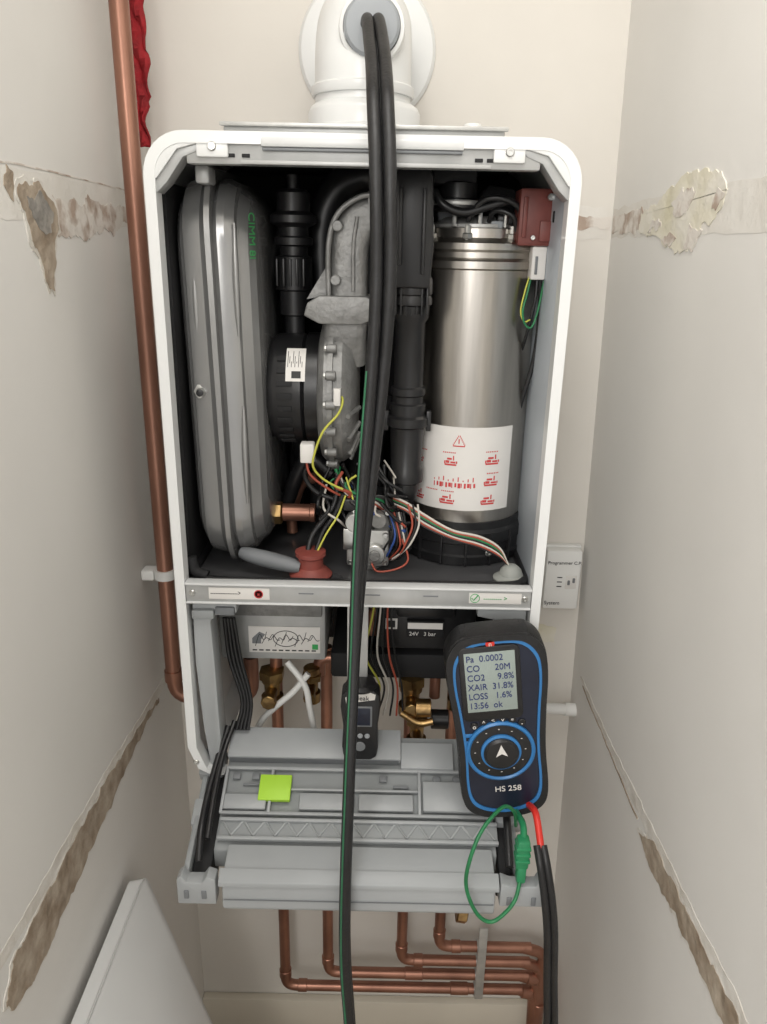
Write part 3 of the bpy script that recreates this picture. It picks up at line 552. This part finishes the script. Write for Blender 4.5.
# ---------------------------------------------------------------- flue gas analyser
AN=empty("flue_gas_analyser",(.143,.765,1.072),(0,math.radians(-7.3),0))
def outl(s=0.):
    r=[(.028,.1175),(.044,.112),(.0545,.099),(.0585,.082),(.0585,.055),(.0555,.02),(.053,-.02),(.0525,-.05),(.0535,-.085),(.052,-.108),(.046,-.122),(.033,-.131),(.015,-.135)]
    r=[(x-s,z-s*(1 if z>0 else -1)*min(1,abs(z)/.095)) for x,z in r]
    P=[Vector((x,z,0)) for x,z in r]+[Vector((-x,z,0)) for x,z in r[::-1]];o=[];n=len(P)
    for i in range(n):
        a,b,c,d=P[i-1],P[i],P[(i+1)%n],P[(i+2)%n]
        for j in range(4):
            t=j/4;q=.5*((2*b)+(c-a)*t+(2*a-5*b+4*c-d)*t*t+(3*b-a-3*c+d)*t**3);o.append((q.x,q.y))
    return o
prism("rubber_boot",outl(0),'xz',.0,.036,'rubber',AN,.004)
def ring(name,s0,s1,y0,y1,m,par):
    a=outl(s0);b=outl(s1);bm=bmesh.new();n=len(a)
    va=[bm.verts.new((x,y0,z)) for x,z in a];vb=[bm.verts.new((x,y0,z)) for x,z in b];wa=[bm.verts.new((x,y1,z)) for x,z in a];wb_=[bm.verts.new((x,y1,z)) for x,z in b]
    for i in range(n):
        j=(i+1)%n
        for q in ((va[i],va[j],vb[j],vb[i]),(wa[i],wa[j],wb_[j],wb_[i]),(va[i],va[j],wa[j],wa[i]),(vb[i],vb[j],wb_[j],wb_[i])): bm.faces.new(q)
    return link(name,fin(bm,name),m,par,40)
ring("boot_lip",.001,.0080,-.0035,.002,'rubber',AN)
ring("blue_rim",.0080,.0110,-.003,.002,'blue',AN)
prism("face_plate",outl(.0112),'xz',-.0015,.002,'navy',AN)
prism("screen_bezel",rrect(.070,.098,.008,-.008,.056),'xz',-.004,-.001,'black',AN,.001)
box("screen_glass",(-.037,-.0047,.020),(.021,-.0038,.098),'lcd',AN,.001)
for i,s in enumerate(["Pa  0.0002","CO      20M","CO2     9.8%","XAIR  31.8%","LOSS   1.6%","13:56  ok   "]):
    text("screen_line_%d"%i,s,(-.035,-.0051,.0870-i*.0124),.0115,'lcdt',AN,sx=.88)
cyl("logo_badge",(-.006,-.001,.1075),(-.006,-.0035,.1075),.0055,'redpl',AN,20);text("logo_mark","n",(-.006,-.0038,.105),.008,'paper',AN,align='CENTER')
for i in range(6):
    x=-.031+i*.0112;z=.000+.0012*(6-(i-2.5)**2)
    cyl("key_%d"%i,(x,-.001,z),(x,-.0035,z),.0047,'black',AN,16)
    text("key_mark_%d"%i,"o^<v*-"[i],(x,-.0038,z-.003),.008,'paper',AN,align='CENTER')
lathe("dial_ring",[(.041,0),(.041,.004),(.0385,.0055),(.0365,.004),(.0365,0)],(-.002,-.001,-.037),(0,-1,0),'blue',AN,56)
lathe("dial_disc",[(.0365,0),(.0365,.003),(.026,.0035)],(-.002,-.001,-.037),(0,-1,0),'black',AN,56)
lathe("dial_knob_ring",[(.024,.003),(.024,.006),(.021,.007),(.021,.003)],(-.002,-.001,-.037),(0,-1,0),'blue',AN,48)
lathe("dial_knob",[(.021,.003),(.021,.009),(.018,.0115),(.010,.012)],(-.002,-.001,-.037),(0,-1,0),'black',AN,48)
prism("dial_pointer",[(-.002,-.022),(-.009,-.038),(-.002,-.034),(.005,-.038)],'xz',-.0138,-.0125,'paper',AN)
for i in range(12):
    a=2*math.pi*i/12;text("dial_mark_%d"%i,"-",(-.002+.030*math.cos(a)-.002,-.0046,-.038+.030*math.sin(a)),.008,'paper',AN)
text("model_text","HS 258",(.004,-.002,-.097),.011,'paper',AN,align='CENTER')
for i in range(4): box("side_label_%d"%i,(-.0445,-.0022,-.016-i*.010),(-.034,-.0012,-.011-i*.010),'blue',AN,.0004)
box("magnet_mount",(-.025,.036,-.03),(.025,.064,.04),'black',AN,.004)
CB=empty("analyser_leads");CB.parent=AN
bpy.context.view_layer.update();CB.matrix_parent_inverse=AN.matrix_world.inverted()
cyl("port_green",(.018,.020,-.128),(.020,.020,-.142),.008,'black',AN);cyl("port_red",(.038,.020,-.122),(.040,.020,-.136),.008,'black',AN)
box("green_plug",(.163,.700,.915),(.178,.716,.955),'greenp',CB,.003);box("green_plug_grip",(.165,.699,.895),(.176,.714,.918),'greenp',CB,.003)
for i in range(3): box("green_plug_ridge",(.162,.699,.925+i*.009),(.179,.717,.929+i*.009),'greenp',CB,.001)
tube("green_lead",[(.170,.752,.934),(.163,.735,.968),(.149,.725,.985),(.130,.705,.985),(.115,.69,.972),(.105,.68,.945),(.103,.68,.915),(.110,.68,.887),(.122,.68,.865),(.136,.68,.858),(.150,.682,.868),(.163,.688,.884),(.171,.705,.902)],.0023,'green',CB)
tube("green_plug_stub",[(.171,.709,.952),(.173,.73,.956),(.170,.765,.945)],.004,'greenp',CB)
tube("red_connector",[(.186,.765,.955),(.188,.735,.968),(.1895,.712,.955),(.191,.700,.940)],.0042,'redpl',CB)
for s in (0,1):
    tube("black_lead_%d"%s,[(.186+s*.007,.705,.948),(.189+s*.0075,.690,.93),(.196+s*.0080,.682,.89),(.203+s*.008,.68,.84),(.211+s*.008,.685,.76),(.219+s*.009,.69,.682),(.235+s*.01,.70,.5),(.24+s*.01,.68,.2),(.22+s*.01,.6,.012)],.0047,'rubber',CB)
# ---------------------------------------------------------------- gas detector
GD=empty("handheld_gas_detector",(-.024,.842,1.018))
prism("detector_body",[(-.017,.054),(-.024,.047),(-.0255,.03),(-.022,.0),(-.0235,-.03),(-.0215,-.045),(-.014,-.050),(.014,-.050),(.0215,-.045),(.0235,-.03),(.022,.0),(.0255,.03),(.024,.047),(.017,.054)],'xz',-.016,.012,'black',GD,.003)
prism("detector_badge",[(-.018,.036),(.018,.042),(.019,.049),(.012,.052),(-.014,.050),(-.019,.044)],'xz',-.0172,-.0155,'paper',GD)
lathe("detector_cap",[(.019,0),(.020,.003),(.018,.008),(.010,.011)],(0,-.002,.052),(0,0,1),'black',GD)
box("detector_screen_edge",(-.015,-.0175,.002),(.015,-.0155,.032),'trayd',GD,.001)
box("detector_screen",(-.013,-.018,.004),(.013,-.0155,.030),'navy',GD,.002)
text("detector_brand","e-leak",(0,-.0178,.0415),.009,'ink',GD,align='CENTER')
for x in (-.009,0,.009): cyl("detector_key",(x,-.0155,-.012),(x,-.018,-.012),.0035,'redpl' if x<0 else 'lgrey',GD,12)
cyl("detector_key_main",(0,-.0155,-.028),(0,-.018,-.028),.007,'trayd',GD,16)
# ---------------------------------------------------------------- left riser pipe
RP=empty("copper_riser_pipe")
pipe("riser",[(-.321,1.03,2.399),(-.321,1.03,.925),(-.20,1.03,.925),(-.20,1.03,1.0)],.0117,'copper',RP,.03)
lathe("riser_elbow_socket",[(.0137,0),(.0137,.018)],(-.321,1.03,.955),(0,0,1),'copper',RP)
box("pipe_clip",(-.354,1.018,1.128),(-.335,1.042,1.144),'whitep',RP,.003)
lathe("pipe_clip_ring",[(.0119,-.007),(.0155,-.007),(.0155,.007),(.0119,.007)],(-.321,1.03,1.136),(0,0,1),'whitep',RP)
RC=empty("red_cloth_strip")
bm=bmesh.new();rows=[]
for j in range(40):
    z=1.72+.24*j/39;row=[]
    for i in range(6):
        row.append(bm.verts.new((-.343+.0042*i+.0022*math.sin(j*.9)-(.0012*i if j<10 else 0),1.135+.004*math.sin(i*1.6+j*.7)+.003*random.random(),z)))
    rows.append(row)
for a,b in zip(rows,rows[1:]):
    for i in range(5): bm.faces.new((a[i],a[i+1],b[i+1],b[i]))
ob=link("red_cloth",fin(bm,"red_cloth"),'redcloth',RC)
sm=ob.modifiers.new("t",'SOLIDIFY');sm.thickness=.003
cyl("red_cloth_hook",(-.33,1.17,1.95),(-.33,1.13,1.95),.003,'zinc',RC)
# ---------------------------------------------------------------- programmer
TH=empty("wall_programmer")
box("backplate",(.264,1.158,1.035),(.326,1.17,1.143),'whitep',TH,.002)
box("cover",(.266,1.138,1.037),(.324,1.160,1.141),'whitep',TH,.004)
box("slider_window",(.300,1.1370,1.075),(.318,1.1385,1.098),'paper',TH,.001)
box("slider",(.303,1.135,1.082),(.307,1.1385,1.090),'trayd',TH,.001);box("slider_b",(.311,1.135,1.086),(.315,1.1385,1.094),'trayd',TH,.001)
text("label","Programmer C.P.",(.2685,1.1372,1.118),.0078,'ink',TH);text("label_b","System",(.268,1.1372,1.046),.009,'ink',TH)
for i in range(3): box("mark",(.286,1.1372,1.078+i*.008),(.294,1.1378,1.0795+i*.008),'ink',TH,0)
WP=empty("white_waste_pipe")
cyl("pipe",(.215,1.136,.850),(.345,1.136,.845),.0095,'whitep',WP);lathe("pipe_cap",[(.0115,0),(.0115,.018),(.010,.020)],(.322,1.136,.846),(1,0,-.04),'whitep',WP)
# ---------------------------------------------------------------- pipework under boiler
LP=empty("copper_pipework")
for x,z,xe in ((-.172,.228,.29),(-.089,.265,.30),(.052,.300,.30),(.123,.337,.30)):
    pipe("run",[(x,1.10,.98),(x,1.10,z),(xe,1.10,z)],.0100,'copperh',LP,.022)
    cyl("elbow_socket",(x,1.10,z+.024),(x,1.10,z+.042),.0118,'copperh',LP);cyl("elbow_socket_h",(x+.024,1.10,z),(x+.042,1.10,z),.0118,'copperh',LP)
for i,(z,xd) in enumerate(((.337,.325),(.300,.322),(.265,.318),(.228,.314))):
    pipe("drop",[(.285,1.10,z),(xd,1.10,z-.012),(xd+.006,1.10-i*.004,.0)],.0105,'copperh',LP,.018)
box("clip_strip",(.196,1.082,.222),(.212,1.087,.40),'galv',LP,.001)
for z in (.228,.265,.300,.337): lathe("clip_ring",[(.0102,-.008),(.0128,-.008),(.0128,.008),(.0102,.008)],(.204,1.10,z),(1,0,0),'galv',LP)
lathe("brass_union",[(.012,0),(.015,.002),(.015,.018),(.012,.020)],(.150,1.08,.44),(1,0,-.2),'brass',LP,6)
tube("small_tail",[(.123,1.10,.45),(.15,1.09,.445),(.17,1.09,.45),(.178,1.09,.6),(.178,1.09,.95)],.006,'copperh',LP)
for i,(x,z) in enumerate(((.31,.225),(.318,.262))): cyl("drop_socket",(x-.02,1.10,z),(x,1.10,z-.004),.0128,'copperh',LP)
cyl("solder_joint",(.06,1.10,.265),(.095,1.10,.265),.0118,'copperh',LP);cyl("solder_joint_b",(.15,1.10,.228),(.185,1.10,.228),.0118,'copperh',LP);cyl("solder_joint_c",(.325,1.098,.17),(.3265,1.097,.20),.0125,'copperh',LP)
cyl("white_sleeve",(.326,1.092,.07),(.328,1.09,.12),.014,'whitep',LP)
# ---------------------------------------------------------------- removed front cover leaning on left wall
CV=empty("boiler_front_cover",(-.225,.62,.387),(0,math.radians(-15.2),0))
def rimring(w,h,r,t,x0,x1,m):
    a=rrect(w,h,r);b=rrect(w-2*t,h-2*t,max(r-t,.002));bm=bmesh.new();n=len(a)
    q=[[bm.verts.new((x,p[0],p[1])) for p in L] for x in (x0,x1) for L in (a,b)]
    for i in range(n):
        j=(i+1)%n
        for u,v in ((0,1),(2,3),(0,2),(1,3)): bm.faces.new((q[u][i],q[u][j],q[v][j],q[v][i]))
    return link("cover_rim",fin(bm,"cover_rim"),m,CV)
prism("cover_skin",rrect(.44,.77,.014),'yz',-.002,.001,'white',CV,.001)
rimring(.44,.77,.014,.003,-.020,.001,'white')
# ---------------------------------------------------------------- camera, lights
cd=bpy.data.cameras.new("camera");cam=bpy.data.objects.new("camera",cd);COL.objects.link(cam);S.camera=cam
cd.sensor_fit='VERTICAL';cd.sensor_height=36;cd.lens=36*760/1024;cd.clip_start=.02
cam.matrix_world=Matrix.Translation((0,0,1.6))@Matrix.Rotation(math.radians(90-19.3),4,'X')@Matrix.Rotation(math.radians(1.2),4,'Z')
w=bpy.data.worlds.new("world");S.world=w;w.use_nodes=True;w.node_tree.nodes["Background"].inputs[0].default_value=(1,.98,.95,1);w.node_tree.nodes["Background"].inputs[1].default_value=.95
def area(name,loc,tgt,size,e,col):
    l=bpy.data.lights.new(name,'AREA');l.shape='RECTANGLE';l.size=size[0];l.size_y=size[1];l.energy=e;l.color=col
    o=bpy.data.objects.new(name,l);COL.objects.link(o);o.location=loc;o.rotation_euler=(Vector(tgt)-Vector(loc)).to_track_quat('-Z','Y').to_euler();return o
area("room_window_light",(-.6,-1.3,2.2),(.1,1,1.1),(1.1,1.1),34,(1,.975,.94))
area("overhead_area_light",(.0,.35,2.38),(0,.6,0),(.4,.4),5.5,(1,.97,.92))  # soft overhead area light, no fitting modelled
S.view_settings.view_transform='Standard'
